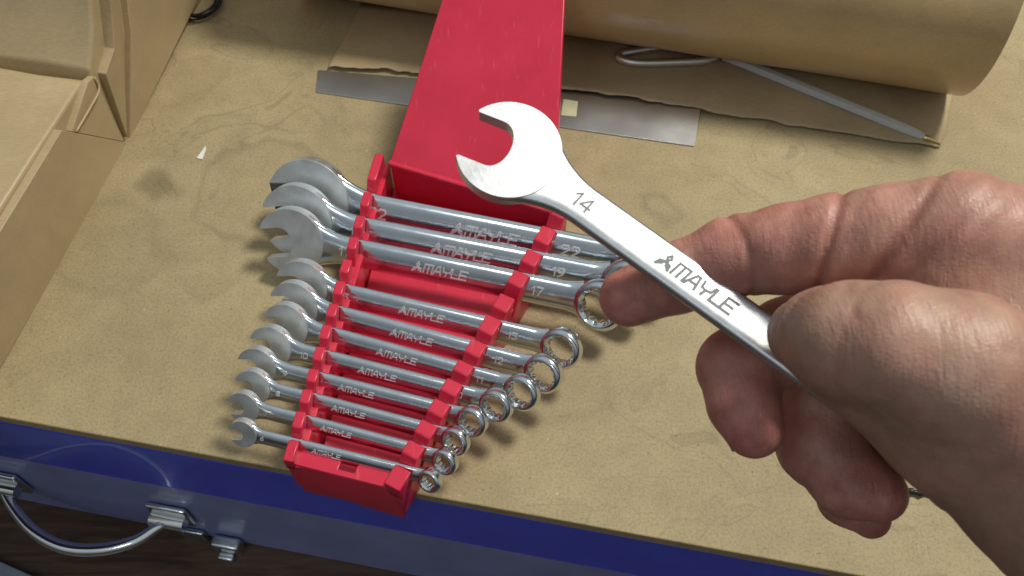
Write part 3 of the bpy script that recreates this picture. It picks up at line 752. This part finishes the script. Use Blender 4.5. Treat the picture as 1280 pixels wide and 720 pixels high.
def surfnet(v, lo, h):
    s = v < 0; nx, ny, nz = v.shape
    c = [s[i:nx-1+i, j:ny-1+j, k:nz-1+k] for i in (0, 1) for j in (0, 1) for k in (0, 1)]
    al = c[0].copy(); an = c[0].copy()
    for q in c[1:]: al &= q; an |= q
    act = an & ~al; ix = np.argwhere(act); ids = np.full(act.shape, -1, np.int32); ids[tuple(ix.T)] = np.arange(len(ix))
    acc = np.zeros((len(ix), 3)); cnt = np.zeros(len(ix))
    for ax in range(3):
        o1, o2 = [a for a in range(3) if a != ax]
        for u in (0, 1):
            for w2 in (0, 1):
                p = ix.copy(); p[:, o1] += u; p[:, o2] += w2; p2 = p.copy(); p2[:, ax] += 1
                a = v[tuple(p.T)]; b = v[tuple(p2.T)]; m = (a < 0) != (b < 0)
                t = a[m]/(a[m]-b[m]); pos = p[m].astype(float); pos[:, ax] += t; acc[m] += pos; cnt[m] += 1
    verts = acc/cnt[:, None]*h+lo; faces = []
    for ax in range(3):
        o1, o2 = [(1, 2), (2, 0), (0, 1)][ax]
        sl0 = [slice(None)]*3; sl1 = [slice(None)]*3; sl0[ax] = slice(0, -1); sl1[ax] = slice(1, None)
        ch_ = s[tuple(sl0)] != s[tuple(sl1)]; e = np.argwhere(ch_)
        e = e[(e[:, o1] > 0) & (e[:, o2] > 0) & (e[:, o1] < v.shape[o1]-1) & (e[:, o2] < v.shape[o2]-1)]
        ins = s[tuple(e.T)]
        q = []
        for a_, b_ in ((-1, -1), (0, -1), (0, 0), (-1, 0)):
            p = e.copy(); p[:, o1] += a_; p[:, o2] += b_; q.append(ids[tuple(p.T)])
        q = np.stack(q, 1); q[~ins] = q[~ins][:, ::-1]; faces.append(q)
    return verts, np.concatenate(faces)
# close the field at the box border so that the forearm is capped
d[-1, :, :] = 1; d[:, -1, :] = np.maximum(d[:, -1, :], 1); d[0] = 1; d[:, 0] = 1; d[:, :, 0] = 1; d[:, :, -1] = 1
hv_, hf_ = surfnet(d, lo, hstep)
gi = np.clip(np.round((hv_-lo)/hstep).astype(int), 0, np.array(d.shape)-1)
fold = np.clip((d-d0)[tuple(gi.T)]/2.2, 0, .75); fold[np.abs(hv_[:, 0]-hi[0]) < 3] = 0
pink = np.zeros(len(hv_))
for nme, wgt in (('index', 1), ('middle', 1.1), ('ring', .9), ('little', .9)):
    for k, (p, r) in enumerate(chains[nme][1:]):
        dd = np.linalg.norm(hv_-p, axis=1)-r; pink = np.maximum(pink, wgt*(.25+.75*k/(len(chains[nme])-2))*np.clip(1-dd/9, 0, 1))
hw_ = CC+np.outer(hv_[:, 0], RT)-np.outer(hv_[:, 1], UP)+np.outer(hv_[:, 2], FW)
hand_o = D(1200, 500, 250)
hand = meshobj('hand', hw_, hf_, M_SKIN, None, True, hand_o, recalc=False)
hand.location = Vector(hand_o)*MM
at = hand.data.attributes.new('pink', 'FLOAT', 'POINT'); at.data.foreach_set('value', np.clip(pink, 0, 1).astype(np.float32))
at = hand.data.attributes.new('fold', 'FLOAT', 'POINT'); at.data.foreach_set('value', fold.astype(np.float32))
sm = hand.modifiers.new('smooth', 'SMOOTH'); sm.factor = .5; sm.iterations = 1
tag(hand, 'bare hand gripping the wrench marked 14 with the thumb bent over it', 'hand')
# fingernails
def nail(px, py, dep, dirpx, nout, ln, wd):
    c_ = D(px, py, dep); a = nrm(D(px+dirpx[0], py+dirpx[1], dep+dirpx[2])-c_)
    n_ = nrm(RT*nout[0]-UP*nout[1]+FW*nout[2]); n_ = nrm(n_-a*np.dot(n_, a)); b = np.cross(n_, a)
    v = []; f = []; nu, nw = 9, 9
    for off in (0, -.6):
        for i in range(nu):
            t = i/(nu-1); wf = wd*(.86+.14*math.sin(math.pi*min(t*1.1, 1)))*(1 if t < .8 else math.sqrt(max(1-((t-.8)/.26)**2, .1)))
            for j in range(nw):
                q = (j/(nw-1)-.5)*2; v.append(c_+a*(t-.5)*ln+b*q*wf/2*.95+n_*(-(q*q)*wd*.22+off-.02*ln*(2*t-1)**2))
    k = nu*nw
    for i in range(nu-1):
        for j in range(nw-1):
            z = [i*nw+j, i*nw+j+1, (i+1)*nw+j+1, (i+1)*nw+j]; f.append(z); f.append([x+k for x in z[::-1]])
    per = list(range(nw))+[i*nw+nw-1 for i in range(1, nu)]+[(nu-1)*nw+j for j in range(nw-2, -1, -1)]+[i*nw for i in range(nu-2, 0, -1)]
    for p, q in zip(per, per[1:]+per[:1]): f.append([p, q, q+k, p+k])
    return meshobj('fingernail', v, f, M_NAIL, hand, True, hand_o, sharp=60)
nail(906, 543, 281, (22, 60, -10), (-.8, .25, .55), 12, 10)
